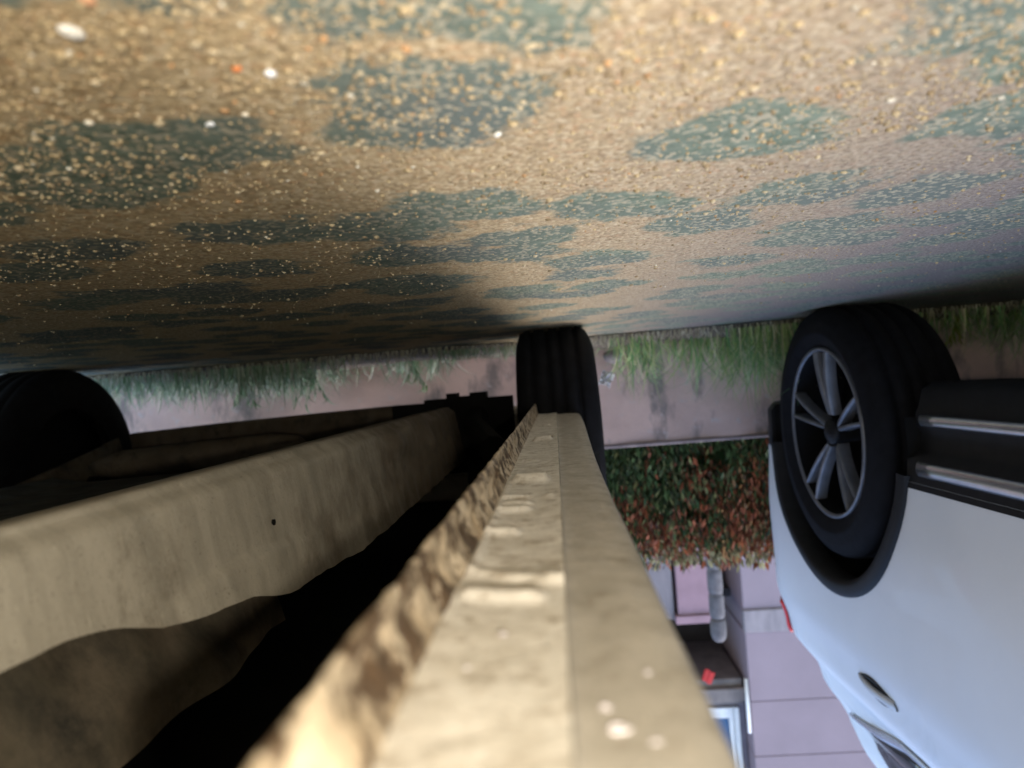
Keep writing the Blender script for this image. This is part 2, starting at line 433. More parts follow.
# ------------------------------------------------------------------ garden wall
gw = empty('garden_wall', (0, 2.80, 0))
tag(gw, 'low pinkish rendered garden wall with stains behind the grass', 'wall')
rows = []
for j in range(13):
    z = -0.02 + 0.417 * j / 12
    rows.append([(x * 0.05, 0.012 * fbm(x*.05, z, 3, 5, 3) + 0.01, z) for x in range(-100, 101)])
mb = MB(); mb.grid(rows); mb.box(-5, 5, .045, .16, -.02, .396)
mb.build('wall_face', M['wall'], gw, True)
mb = MB(); mb.box(-5, 5, .002, .17, .3985, .412)
mb.build('coping', M['coping'], gw, bevel=.004)
# scrap of paper in the grass
mb = MB(); rr = random.Random(5); rows = []
for i in range(7):
    rows.append([(-.022 + .044*i/6 + rr.uniform(-.003,.003), rr.uniform(-.012,.012), .05*j/6 + rr.uniform(-.004,.004)) for j in range(7)])
mb.grid(rows); o = mb.build('paper_scrap', M['scrap'])
sol = o.modifiers.new('thickness', 'SOLIDIFY'); sol.thickness = .001
o.location = (-.195, 2.665, .125); o.rotation_euler = (R(20), R(25), R(15))
tag(o, 'crumpled white scrap of paper caught in the grass beside the dark tyre', 'litter')
v, f = stone_shape((0, 0, 0), .045, random.Random(9), .9)
o = mesh('rock', v, f, M['stone'], None, True); set_tones(o, [(.25, .21, .20)] * len(f)); o.location = (-.215, 2.68, .065)
sub = o.modifiers.new('sub', 'SUBSURF'); sub.levels = 1; sub.render_levels = 2
tag(o, 'brownish rock at the foot of the wall under the white scrap', 'rock')

# ------------------------------------------------------------------ hedge shrubs behind the wall
def shrub(x, y, w, d, z0, z1, cols, tip, label, seed, nl=2300):
    rr = random.Random(seed)
    root = empty('hedge_shrub', (x, y, 0)); tag(root, label, 'shrub', 'shrubs of the hedge behind the garden wall')
    st = MB()
    for i in range(7):
        a = rr.uniform(-1, 1); b = rr.uniform(-1, 1)
        st.tube([(a*.05, b*.03, 0), (a*w*.25, b*d*.25, z1*.4), (a*w*.4, b*d*.4, z1*.75), (a*w*.45, b*d*.45, z1*.93)], [.012, .009, .006, .003], 6)
    st.build('stem', M['bark'], root, True)
    lf = MB(); tl = []
    for i in range(nl):
        px = rr.uniform(-.5, .5) * w; py = -d * .5 + d * rr.random() ** 1.5; pz = z0 + (z1 - z0) * rr.random()
        cl = nz(px + x, py, pz, 7) 
        if cl < -.42: continue
        top = pz > z1 - .05
        prof = 1 - .25 * max(0, (pz - z1 + .12) / .12) ** 2
        py *= prof; px *= 1.0
        tz = (pz - z0) / (z1 - z0)
        c = cols[0] if rr.random() > tz * 1.25 + .75 * nz(px + x, pz, 4, 6) - .32 else cols[1]
        if rr.random() < .18: c = cols[2]
        if pz > z1 - .075 and rr.random() < .5: c = tip
        L = rr.uniform(.016, .05); wd = L * rr.uniform(.10, .22)
        dr = Vector((rr.uniform(-.35, .35), rr.uniform(-.6, .2), rr.uniform(.3, 1.0) * rr.choice((1, 1, 1, -1)))).normalized()
        s = dr.cross(Vector((rr.uniform(-1, 1), -.6, rr.uniform(-.4, .4)))).normalized()
        nrm = dr.cross(s)
        p = Vector((px, py, pz + .02 * nz(px, x, 3, 20)))
        vs = [p, p + dr*L*.5 + s*wd + nrm*.003, p + dr*L, p + dr*L*.5 - s*wd + nrm*.003]
        lf.add(vs, [(0, 1, 2, 3)])
        k = rr.choice((.3, .55, .8, 1.0, 1.5)); tl.append(tuple(q * k for q in c))
    for i in range(int(nl * .16)):
        p = Vector((rr.uniform(-.5, .5) * w, d * rr.uniform(-.15, .5), z0 + (z1 - .07 - z0) * rr.random()))
        dr = Vector((rr.uniform(-1, 1), rr.uniform(-.3, .3), rr.uniform(-.6, 1))).normalized(); sd = dr.cross(Vector((.1, 1, .2))).normalized()
        L = rr.uniform(.05, .08)
        lf.add([p, p + dr*L*.5 + sd*L*.28, p + dr*L, p + dr*L*.5 - sd*L*.28], [(0, 1, 2, 3)]); tl.append(tuple(q * rr.uniform(.5, .9) for q in DG))
    o = lf.build('foliage', M['leaf'], root); set_tones(o, tl)
G = (.075, .13, .045); DG = (.055, .10, .035); RD = (.27, .085, .04); OR = (.27, .15, .06); YL = (.20, .22, .09); TIP = (.30, .27, .14)
shrub(1.45, 3.2, .75, .42, .25, .93, (DG, G, YL), TIP, 'dark green hedge shrub behind the wall far beyond the beige car', 21, 2500)
shrub(0.75, 3.2, .75, .42, .25, .92, (G, OR, YL), TIP, 'green hedge shrub with a few orange leaves behind the beige car', 22, 2500)
shrub(0.08, 3.2, .72, .42, .25, .92, (DG, G, YL), TIP, 'plain green hedge shrub standing behind the dark tyre', 23, 11500)
shrub(-0.42, 3.2, .50, .42, .25, .93, (DG, RD, YL), TIP, 'hedge shrub green below and rusty red above left of the white car', 24, 11500)
shrub(-0.80, 3.2, .42, .42, .25, .935, (DG, RD, OR), TIP, 'reddest hedge shrub just beside the white car bumper', 25, 10500)
shrub(-1.25, 3.2, .60, .42, .25, .93, (G, OR, YL), TIP, 'dark green and orange hedge shrub hidden behind the white car', 26, 3000)
shrub(-1.9, 3.2, .75, .42, .25, .93, (DG, G, YL), TIP, 'outer green hedge shrub behind the far side of the white car', 27, 2500)

# ------------------------------------------------------------------ house
hs = empty('house', (0, 9, 0))
tag(hs, 'lavender rendered house with a dark porch, a ledge and a blue window', 'house')
# lavender bay : sheets of render divided by joints
b = MB()
for z0, z1 in ((0, 3.075), (3.36, 4.182), (4.19, 4.845), (4.853, 7.2)):
    b.box(-3.52, -2.03, 0, 2.0, z0, z1)
b.box(-3.50, -2.05, .012, 1.98, 0, 7.15)
bay = b.build('bay_wall', M['lavender'], hs, bevel=.01)
b = MB(); b.box(-3.53, -2.02, -.03, .1, 3.08, 3.355)
b.build('ledge', M['ledge'], bay, bevel=.015)
b = MB(); b.box(-1.66, -1.26, 0, .6, 0, 3.10); b.box(-1.70, -1.22, -.04, .62, 3.103, 3.20)
b.build('pink_wall', M['pink'], hs, bevel=.01)
b = MB(); b.box(-1.215, 4.0, .03, .6, 0, 3.16); b.box(-2.0, -1.70, .9, 1.2, 0, 3.16)
b.build('grey_wall', M['greywall'], hs, bevel=.01)
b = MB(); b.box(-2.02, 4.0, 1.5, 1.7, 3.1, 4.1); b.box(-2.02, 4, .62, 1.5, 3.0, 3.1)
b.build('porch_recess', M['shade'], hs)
b = MB(); b.box(-2.0, 4.0, .2, 1.8, 3.98, 4.30); b.box(-2.01, 4.0, .12, .2, 4.07, 4.24)
b.build('porch_roof', M['eave'], hs, bevel=.02)
b = MB(); b.box(-2.02, -1.95, .32, 1.9, 4.305, 7.1); b.box(-1.95, -1.05, .32, 1.9, 4.305, 4.36); b.box(-1.95, -1.05, .32, 1.9, 5.28, 7.1); b.box(-1.05, 4.0, .32, 1.9, 4.305, 7.1); b.box(-1.95, -1.05, .5, 1.9, 4.36, 5.28)
b.build('upper_wall', M['purple'], hs)
b = MB()
for x0, x1, z0, z1 in ((-1.945, -1.885, 4.37, 5.27), (-1.865, -1.82, 4.37, 5.27), (-1.115, -1.055, 4.37, 5.27), (-1.82, -1.115, 4.37, 4.50), (-1.82, -1.115, 5.2, 5.27)):
    b.box(x0, x1, .27, .36, z0, z1)
b.box(-1.885, -1.865, .30, .36, 4.37, 5.27)
wf = b.build('window', M['frame'], hs, bevel=.008)
b = MB(); b.box(-1.82, -1.115, .33, .345, 4.50, 5.2)
b.build('pane', M['pane'], wf)
b = MB(); b.tube([(-1.99, -.02, 3.9), (-1.99, -.02, 4.55)], .02, 10)
b.build('downpipe', M['frame'], hs, True)
# red cloth hanging over the parapet
b = MB(); rows = []
for i in range(9):
    rows.append([(-.065 + .13*i/8, .008*math.sin(i*1.7) + .01*j/8, -.15*j/8 + .008*math.sin(i*.8)) for j in range(9)])
b.grid(rows); o = b.build('cloth', M['red'], smooth=True)
sol = o.modifiers.new('thickness', 'SOLIDIFY'); sol.thickness = .006
o.location = (-1.54, 9.1, 3.97); o.rotation_euler = (0, R(24), 0)
tag(o, 'small red cloth hanging under the porch eave of the lavender house', 'cloth')
# ribbed post in the garden
pr = empty('ribbed_post', (-.955, 5, 0)); tag(pr, 'grey ribbed concrete post with a rounded top behind the hedge', 'post')
b = MB(); prof = []
z = 0
while z < 1.76:
    prof += [(z, .046), (z + .03, .050), (z + .13, .050), (z + .155, .046), (z + .16, .041)]; z += .165
b.tube([(0, 0, p[0]) for p in prof], [p[1] for p in prof], 20)
b.build('shaft', M['post'], pr, True)
b = MB(); zz = prof[-1][0]
cap = [(zz + .002, .040), (zz + .02, .052), (zz + .10, .052), (zz + .135, .045), (zz + .155, .03), (zz + .16, .008)]
b.tube([(0, 0, p[0]) for p in cap], [p[1] for p in cap], 20)
b.build('cap', M['post'], pr, True)
# dark tree beside the house
tr = empty('tree', (-4.55, 9.8, 0)); tag(tr, 'dark leafy tree beside the lavender house beyond the white car', 'tree')
b = MB(); b.tube([(0, 0, 0), (.05, 0, 1.5), (-.03, .05, 3), (.02, 0, 4.6)], [.14, .11, .08, .04], 10)
for k in range(6):
    a = k * 1.05; b.tube([(0, 0, 2.2 + k*.35), (.5*math.cos(a), .5*math.sin(a), 2.9 + k*.4), (.85*math.cos(a), .85*math.sin(a), 3.4 + k*.4)], [.05, .03, .012], 6)
b.build('trunk', M['bark'], tr, True)
lf = MB(); tl = []; rr = random.Random(2)
for i in range(5200):
    p = Vector((rr.gauss(0, .42), rr.gauss(0, .45), rr.uniform(1.9, 6.3)))
    if nz(p.x, p.y, p.z, 1.8) < -.12 or abs(p.x) > .98: continue
    L = rr.uniform(.07, .13); dr = Vector((rr.uniform(-1, 1), rr.uniform(-1, 1), rr.uniform(-1, .5))).normalized()
    s = dr.cross(Vector((rr.uniform(-1, 1), rr.uniform(-1, 1), .4))).normalized() * L * .3
    lf.add([p, p + dr*L*.5 + s, p + dr*L, p + dr*L*.5 - s], [(0, 1, 2, 3)])
    k = rr.uniform(.6, 1.3); tl.append((.04*k, .065*k, .03*k))
o = lf.build('crown', M['leaf'], tr); set_tones(o, tl)

# ------------------------------------------------------------------ cars
def lerp_tab(t, tab):
    if t <= tab[0][0]: return tab[0][1]
    for (a, u), (b, v) in zip(tab, tab[1:]):
        if t <= b:
            k = (t - a) / (b - a); return u + (v - u) * k
    return tab[-1][1]

def smooth_tab(t, tab):
    if t <= tab[0][0]: return tab[0][1]
    for (a, u), (b, v) in zip(tab, tab[1:]):
        if t <= b:
            k = (t - a) / (b - a); k = k*k*(3 - 2*k); return u + (v - u) * k
    return tab[-1][1]

def lathe_x(mb, prof, n=64, m=0):
    """profile of (x, radius) turned about the x axis"""
    rows = []
    for k in range(n):
        t = 2 * math.pi * k / n
        rows.append([(x, r * math.cos(t), r * math.sin(t)) for x, r in prof])
    rows.append(rows[0])
    mb.grid(rows, m)

def make_wheel(parent, loc, r, w, rim_r, side, steel=False, rot=0.0):
    """outer face towards side*x; centre of the outer face at loc"""
    hub = MB(); lathe_x(hub, [(-w*.80, .0), (-w*.80, rim_r*.985), (-w*.70, rim_r*.94), (-w*.68, .03), (-.038, .03), (-.038, 0)], 40)
    lathe_x(hub, [(-w*.8, rim_r*.985), (-.05, rim_r*.93), (-.014, rim_r*.95)], 64)
    root = hub.build('wheel', M['rimdark'], parent, True)
    root.location = loc
    root.rotation_euler = (0, 0, 0 if side > 0 else math.pi)
    t = MB()
    sh = .022
    prof = [(-.016, rim_r*.985), (-.010, rim_r*1.02), (-.001, rim_r*1.10), (.002, rim_r + (r-rim_r)*.30), (.0045, rim_r + (r-rim_r)*.34), (.0045, rim_r + (r-rim_r)*.40), (.003, rim_r + (r-rim_r)*.44), (.003, rim_r + (r-rim_r)*.62), (-.002, r - sh*1.3), (-.012, r - sh*.45), (-.024, r - .003)]
    for g in (.22, .42, .58, .78):
        x = -w * g
        prof += [(x + .006, r), (x + .005, r - .007), (x - .005, r - .007), (x - .006, r)]
    prof += [(-w + .024, r - .003), (-w + .010, r - sh*.5), (-w + .001, r - sh*1.6), (-w - .002, rim_r*1.2), (-w + .012, rim_r*1.0)]
    lathe_x(t, prof, 96)
    for k in range(0):
        a = 2*math.pi*k/48
        for xx in (-.030, -w + .030):
            c, s = math.cos(a), math.sin(a); c2, s2 = math.cos(a + .05), math.sin(a + .05)
            ra, rb = r - .004, r + .0008
            x0, x1 = xx - .012, xx + .012
            P = [(x0, ra*c, ra*s), (x1, ra*c, ra*s), (x1, ra*c2, ra*s2), (x0, ra*c2, ra*s2), (x0, rb*c, rb*s), (x1, rb*c, rb*s), (x1, rb*c2, rb*s2), (x0, rb*c2, rb*s2)]
            t.add(P, [(0,3,2,1),(4,5,6,7),(0,1,5,4),(1,2,6,5),(2,3,7,6),(3,0,4,7)])
    t.build('tyre', M['rubber'] if not steel else M['rubber'], root, True)
    rm = MB()
    lathe_x(rm, [(-.012, rim_r*.945), (-.006, rim_r*.965), (-.008, rim_r*.995), (-.016, rim_r*.99)], 72)
    for k in range(5):
        base = rot + k * 2*math.pi/5
        for sgn in (-1, 1):
            rows = []
            for i in range(9):
                q = i / 8; rad = .045 + (rim_r*.945 - .045) * q
                off = sgn * (.12 + .035 * q)
                ang = base + off * (1.0 if q > 0 else .8)
                hw = .0066 - .001 * q
                cx = -.010 - .018 * (1 - q) ** 2 + .006 * q * (1-q)
                c, s = math.cos(ang), math.sin(ang)
                def P(dx, dt): return (cx + dx, rad*c - dt*s, rad*s + dt*c)
                rows.append([P(-.03, -hw), P(-.006, -hw), P(0, -hw*.55), P(.001, hw*.55), P(-.006, hw), P(-.03, hw)])
            rm.grid(rows)
    rm.build('rim', M['alloy'], root, True)
    hc = MB(); lathe_x(hc, [(-.036, .034), (-.028, .034), (-.022, .031), (-.021, .022), (-.016, .020), (-.015, 0)], 32)
    hc.build('hub_cap', M['alloy'] if steel else M['black'], root, True)
    return root

def car_body(root, P, paint):
    """shell built from stations along y (rear positive) ; P holds the measures"""
    W = P['W']; wy = P['wheels']; Rr = P['arch']; wz = P['wz']; zb = P['zb']
    def inset(z): return smooth_tab(z, P['inset'])
    def plan(y):
        e = 0
        if y > P['rear0']: q = min(1, (y - P['rear0']) / (P['rear'] - P['rear0'])); e = P['ramp'] * (1 - math.sqrt(max(0, 1 - (q*.97)**2)))
        if y < P['front0']: q = min(1, (P['front0'] - y) / (P['front0'] - P['front'])); e = P['framp'] * (1 - math.sqrt(max(0, 1 - (q*.97)**2)))
        return e
    def top(y): return lerp_tab(y, P['top'])
    def bot(y):
        z = zb
        for c in wy:
            d = abs(y - c)
            if d < Rr: z = max(z, wz + math.sqrt(Rr*Rr - d*d))
        return z
    def X(y, z, off=0): return W/2 - inset(z) - plan(y) + off
    ys = set()
    y = P['front']
    while y < P['rear']: ys.add(round(y, 3)); y += .06
    for c in wy:
        for k in range(0, 37): ys.add(round(c - Rr * math.cos(math.pi * k / 36), 4))
        z0 = math.sqrt(max(0, Rr*Rr - max(0, zb - wz)**2)); ys.add(round(c - z0, 4)); ys.add(round(c + z0, 4))
    for k in range(13): ys.add(round(P['rear0'] + (P['rear'] - P['rear0']) * math.sin(math.pi/2*k/12), 4))
    for k in range(13): ys.add(round(P['front0'] + (P['front'] - P['front0']) * math.sin(math.pi/2*k/12), 4))
    ys = sorted(ys)
    b = MB(); rows = []
    ns = 26; nr = 10
    for y in ys:
        zt = top(y); z0 = bot(y); row = []
        zr = zt - .05
        side = [(X(y, z0 + (zr - z0)*k/ns), z0 + (zr - z0)*k/ns) for k in range(ns + 1)]
        xe = side[-1][0]
        # a small shoulder, then over the roof
        half = side + [(xe - .012, zt - .025), (xe - .04, zt - .008)]
        xe2 = xe - .04
        roof = [(xe2 * math.cos(math.pi * k / nr), zt - .008 + .03 * math.sin(math.pi * k / nr)) for k in range(1, nr)]
        row = [(x, y, z) for x, z in half] + [(x, y, z) for x, z in roof] + [(-x, y, z) for x, z in reversed(half)]
        rows.append(row)
    b.grid(rows)
    for r_ in (rows[0], rows[-1]):
        cy = r_[0][1]; m_ = len(r_) // 2
        b.add(r_, [(i, i+1, len(r_)-2-i, len(r_)-1-i) for i in range(m_)])
    body = b.build('body', paint, root, True)
    return body, X, bot, top

def patch(parent, name, X, side, y0, y1, zf0, zf1, off, mat, ny=14, nz_=8, thick=.004):
    """panel that follows the body side, from zf0(y) to zf1(y)"""
    rows = []
    for i in range(ny + 1):
        y = y0 + (y1 - y0) * i / ny
        a, c = zf0(y), zf1(y)
        rows.append([(side * X(y, a + (c - a)*k/nz_, off), y, a + (c - a)*k/nz_) for k in range(nz_ + 1)])
    b = MB(); b.grid(rows)
    o = b.build(name, mat, parent, True)
    s = o.modifiers.new('thickness', 'SOLIDIFY'); s.thickness = thick; s.offset = 0
    return o

def strip(parent, name, X, side, pts, hw, off, mat, thick=.008):
    """narrow trim following (y, z) points on the body side"""
    rows = []
    for i, (y, z) in enumerate(pts):
        a = pts[max(0, i-1)]; c = pts[min(len(pts)-1, i+1)]
        d = Vector((c[0]-a[0], c[1]-a[1])).normalized(); n = Vector((-d.y, d.x))
        rows.append([(side * X(y + n.x*q, z + n.y*q, off - .004*abs(q/hw)**2), y + n.x*q, z + n.y*q) for q in (-hw, -hw*.6, 0, hw*.6, hw)])
    b = MB(); b.grid(rows); o = b.build(name, mat, parent, True)
    s = o.modifiers.new('thickness', 'SOLIDIFY'); s.thickness = thick; s.offset = 0
    return o

def arch_trim(parent, X, side, c, wz, R0, R1, a0, a1, off, mat):
    rows = []
    for k in range(41):
        t = a0 + (a1 - a0) * k / 40
        row = []
        for rr_, dx in ((R0, -.05), (R0, off), (R0 + (R1-R0)*.3, off + .006), (R0 + (R1-R0)*.75, off + .005), (R1, off), (R1 + .002, -.02)):
            y = c + rr_*math.cos(t); z = wz + rr_*math.sin(t)
            row.append((side * X(y, z, dx), y, z))
        rows.append(row)
    b = MB(); b.grid(rows)
    return b.build('arch_trim', mat, parent, True)

# --- the white car ------------------------------------------------------
WX = -0.690
wc = empty('parked_car', (WX, 2.01, 0), R(-2.8))
tag(wc, 'white car with black sill cladding and alloy wheels parked beside the beige car', 'car')
car = bpy.data.objects.new('tmp', None)
P = dict(W=1.76, wheels=(0.0, -2.60), arch=.40, wz=.335, zb=.405,
         inset=[(.40, .012), (.60, .0), (.86, .004), (1.0, .038), (1.16, .125), (1.32, .20), (1.56, .30)],
         rear=.72, rear0=.40, ramp=.30, front=-3.45, front0=-2.9, framp=.45,
         top=[(-3.45, .80), (-3.38, .90), (-3.0, .99), (-2.25, 1.07), (-1.55, 1.56), (-1.0, 1.62), (.1, 1.58), (.36, 1.50), (.60, 1.12), (.68, 1.06), (.72, .98)])
sub = empty('car_frame', (0, 0, 0)); bpy.data.objects.remove(sub)
# local frame: x = 0 is the centre line, so shift by half a width
class Off: pass
def shift_children(root, dx):
    for ch in root.children:
        ch.location.x += dx
body, X, bot, top = car_body(wc, P, M['whitepaint'])
# black side cladding between the arches, rear and front lower bumper
for s in (1, -1):
    b = MB(); rows = []
    for i in range(41):
        y = -2.19 + (1.79) * i / 40
        row = []
        for z, dx in ((.205, -.22), (.20, -.08), (.215, -.055), (.25, -.045), (.262, -.038), (.290, -.036), (.305, -.045), (.345, -.038), (.358, -.014), (.392, -.010), (.405, -.006), (.418, -.004)):
            row.append((s * X(y, .5, dx), y, z))
        rows.append(row)
    b.grid(rows); b.build('sill_cladding', M['black'], wc, True)
    strip(wc, 'sill_strip', X, s, [(-2.12 + 1.68*k/30, .276) for k in range(31)], .009, -.020, M['chrome'], .010)
    strip(wc, 'door_strip', X, s, [(-2.08 + 1.63*k/30, .374) for k in range(31)], .013, -.002, M['chrome'], .010)
    for c in P['wheels']:
        arch_trim(wc, X, s, c, .335, .378, .418, R(8), R(172), .006, M['black'])
    # windows
    patch(wc, 'side_window', X, s, -1.62, -1.03, lambda y: 1.13 + .0*y, lambda y: lerp_tab(y, [(-1.62, 1.40), (-1.35, 1.47), (-1.03, 1.50)]), .004, M['glass'])
    patch(wc, 'side_window', X, s, -.93, .24, lambda y: lerp_tab(y, [(-.93, 1.135), (-.1, 1.15), (.24, 1.24)]), lambda y: lerp_tab(y, [(-.93, 1.50), (0, 1.48), (.24, 1.31)]), .004, M['glass'])
    strip(wc, 'window_trim', X, s, [(-1.68 + k*.066, lerp_tab(-1.68 + k*.066, [(-1.68, 1.112), (-.55, 1.118), (-.1, 1.133), (.3, 1.235)])) for k in range(31)], .011, .010, M['chrome'], .006)
    # tail lamp wrapping the corner
    patch(wc, 'tail_light', X, s, .50, .70, lambda y: .93 + .03*(y - .44), lambda y: 1.03 + .12*(y - .44), .008, M['redlens'], 12, 8, .01)
    patch(wc, 'headlight', X, s, -3.40, -3.02, lambda y: .68 + 0*y, lambda y: .84 + .05*(y+3.4), .012, M['clearlens'], 12, 6, .01)
    # door handles in their recesses
    for yh in (-.16, -1.18):
        b = MB()
        for yy, q in ((yh, .010), ):
            rows = []
            for i in range(13):
                t = i / 12; y = yy - .09 + .18 * t
                bow = .012 * math.sin(math.pi * t) ** .6
                zc = .955
                rows.append([(s * X(y, zc + dz, bow + dx), y, zc + dz) for dz, dx in ((-.013, -.004), (-.010, .006), (.010, .006), (.013, -.004))])
            b.grid(rows, close=True)
        h = b.build('door_handle', M['handle'], wc, True)
        patch(h, 'handle_recess', X, s, yh - .07, yh + .085, lambda y: .945 - .02*math.sin(math.pi*(y - yh + .07)/.155), lambda y: .968 + .018*math.sin(math.pi*(y - yh + .07)/.155), .0025, M['black'], 12, 4, .002)
    # shut lines
    for yy, z0, z1 in ((-.98, .43, 1.11), (-1.72, .43, 1.1)):
        strip(wc, 'shut_line', X, s, [(yy, z0 + (z1 - z0)*k/16) for k in range(17)], .0022, .0012, M['dark'], .002)
    # wing mirror
    b = MB(); rows = []
    for i in range(9):
        t = math.pi * i / 8; rr_ = math.sin(t)
        rows.append([(s*(X(-1.55, 1.1) + .10 - .09*math.cos(t)), -1.58 + .06*rr_*math.cos(q), 1.17 + .075*rr_*math.sin(q)) for q in [2*math.pi*k/14 for k in range(14)]])
    b.grid(rows, close=True); b.build('wing_mirror', M['whitepaint'], wc, True)
# lower bumpers
for yA, yB, nm in ((.43, .715, 'rear_bumper'), (-3.44, -3.02, 'front_bumper')):
    b = MB(); rows = []
    for i in range(17):
        y = yA + (yB - yA) * i / 16
        x = X(y, .5)
        rows.append([(x - .03, y, .27), (x - .012, y, .29), (x - .010, y, .36), (x - .006, y, .404), (-x + .006, y, .404), (-x + .010, y, .36), (-x + .012, y, .29), (-x + .03, y, .27)])
    b.grid(rows, close=True)
    b.add(rows[-1], [(7,6,5,4,3,2,1,0)]); b.add(rows[0], [tuple(range(8))])
    b.build(nm, M['black'], wc, True)
# underside, arch liners, exhaust
b = MB(); b.box(-.66, .66, -2.2, -.42, .235, .30); b.box(-.60, .60, -3.35, -3.0, .25, .34); b.box(-.6, .6, .42, .68, .28, .38); b.box(-.60, .60, -3.0, .5, .30, .62)
b.tube([(-.75, -.02, .30), (.75, -.02, .30)], .04, 10)
b.build('underbody', M['dark'], wc)
b = MB(); b.tube([(.18, -1.9, .225), (.18, -.45, .222), (.24, -.25, .23), (.24, .2, .27)], .028, 12)
b.tube([(.30, -.30, .215), (.30, -.10, .215)], [.05, .05], 12)
b.build('exhaust', M['black'], wc, True)
for s in (1, -1):
    for c in P['wheels']:
        b = MB(); rows = []
        for k in range(25):
            t = math.pi * k / 24 * 1.1 - .05*math.pi
            y = c + .405*math.cos(t); z = .335 + .405*math.sin(t)
            rows.append([(s * (X(y, .6) - .02), y, z), (s * (X(c, .6) - .32), y, z)])
        b.grid(rows)
        xx = s * (X(c, .6) - .32)
        b.add([(xx, c, .335)] + [r_[1] for r_ in rows], [(0, i+1, i+2) for i in range(24)])
        b.build('arch_liner', M['dark'], wc)
        make_wheel(wc, (s * .878, c, .330), .33, .215, .228, s, rot=-math.pi/2)
# windscreen and rear window
def cross_patch(parent, name, y0, y1, k0, k1, off):
    rows = []
    for i in range(9):
        y = y0 + (y1 - y0)*i/8; zt = top(y); xe = X(y, zt - .05) - .04
        rows.append([(xe * k * .93, y, zt - .008 + .03*math.sin(math.pi*(1 - (k+1)/2)) + off) for k in [k0 + (k1 - k0)*j/10 for j in range(11)]])
    b = MB(); b.grid(rows); o = b.build(name, M['glass'], parent, True)
    s_ = o.modifiers.new('thickness', 'SOLIDIFY'); s_.thickness = .004
cross_patch(wc, 'windscreen', -2.15, -1.62, -1, 1, .006)
cross_patch(wc, 'rear_window', .38, .58, -.95, .95, .006)
for ch in wc.children: ch.location.x -= .88

# --- the beige car overhead ---------------------------------------------
bc = empty('parked_car', (0.71, 1.97, 0))
tag(bc, 'beige car seen from beneath with its rusty sill seam lit up', 'car')
PB = dict(W=1.63, wheels=(0.0, -2.86), arch=.335, wz=.30, zb=.29,
          inset=[(.26, .062), (.30, .052), (.42, .012), (.55, .0), (.80, .004), (.95, .03), (1.2, .12), (1.45, .22)],
          rear=.55, rear0=.3, ramp=.20, front=-3.45, front0=-3.0, framp=.35,
          top=[(-3.45, .72), (-3.38, .82), (-2.95, .92), (-2.2, .99), (-1.45, 1.38), (-.9, 1.44), (.0, 1.41), (.2, 1.35), (.46, 1.0), (.55, .9)])
body, X, bot, top = car_body(bc, PB, M['beige'])
for s in (1, -1):
    for c in PB['wheels']:
        make_wheel(bc, (s * .808, c, .295), .297, .192, .185, s, True)
        b = MB(); rows = []
        for k in range(25):
            t = math.pi * k / 24
            rows.append([(s * (X(c, .6) - .02), c + .34*math.cos(t), .30 + .34*math.sin(t)), (s * .50, c + .34*math.cos(t), .30 + .34*math.sin(t))])
        b.grid(rows); b.add([(s*.50, c, .30)] + [r_[1] for r_ in rows], [(0, i+1, i+2) for i in range(24)])
        b.build('arch_liner', M['dark'], bc)
    patch(bc, 'side_window', X, s, -1.5, -.75, lambda y: .98 + 0*y, lambda y: lerp_tab(y, [(-1.5, 1.22), (-1.2, 1.32), (-.75, 1.33)]), .004, M['glass'])
    patch(bc, 'side_window', X, s, -.68, .1, lambda y: .98 + 0*y, lambda y: lerp_tab(y, [(-.68, 1.33), (-.1, 1.32), (.1, 1.2)]), .004, M['glass'])
    patch(bc, 'tail_light', X, s, .32, .46, lambda y: .70 + 0*y, lambda y: .9 + 0*y, .010, M['redlens'], 8, 6, .01)
    patch(bc, 'headlight', X, s, -3.40, -3.1, lambda y: .60 + 0*y, lambda y: .74 + 0*y, .010, M['clearlens'], 8, 6, .01)
    for yh in (-.5, -1.45):
        strip(bc, 'door_handle', X, s, [(yh - .09 + .18*k/8, .86) for k in range(9)], .014, .02, M['black'], .012)
    for yy, z0, z1 in ((-.70, .32, .96), (-1.62, .32, .96)):
        strip(bc, 'shut_line', X, s, [(yy, z0 + (z1 - z0)*k/12) for k in range(13)], .0022, .001, M['dark'], .002)
cross_patch(bc, 'windscreen', -2.1, -1.5, -1, 1, .006)
cross_patch(bc, 'rear_window', .22, .38, -.9, .9, .006)

BO = Vector((0.71, 1.97, 0))            # parts below are laid out in world metres
def put(o):
    o.location = -BO
    return o
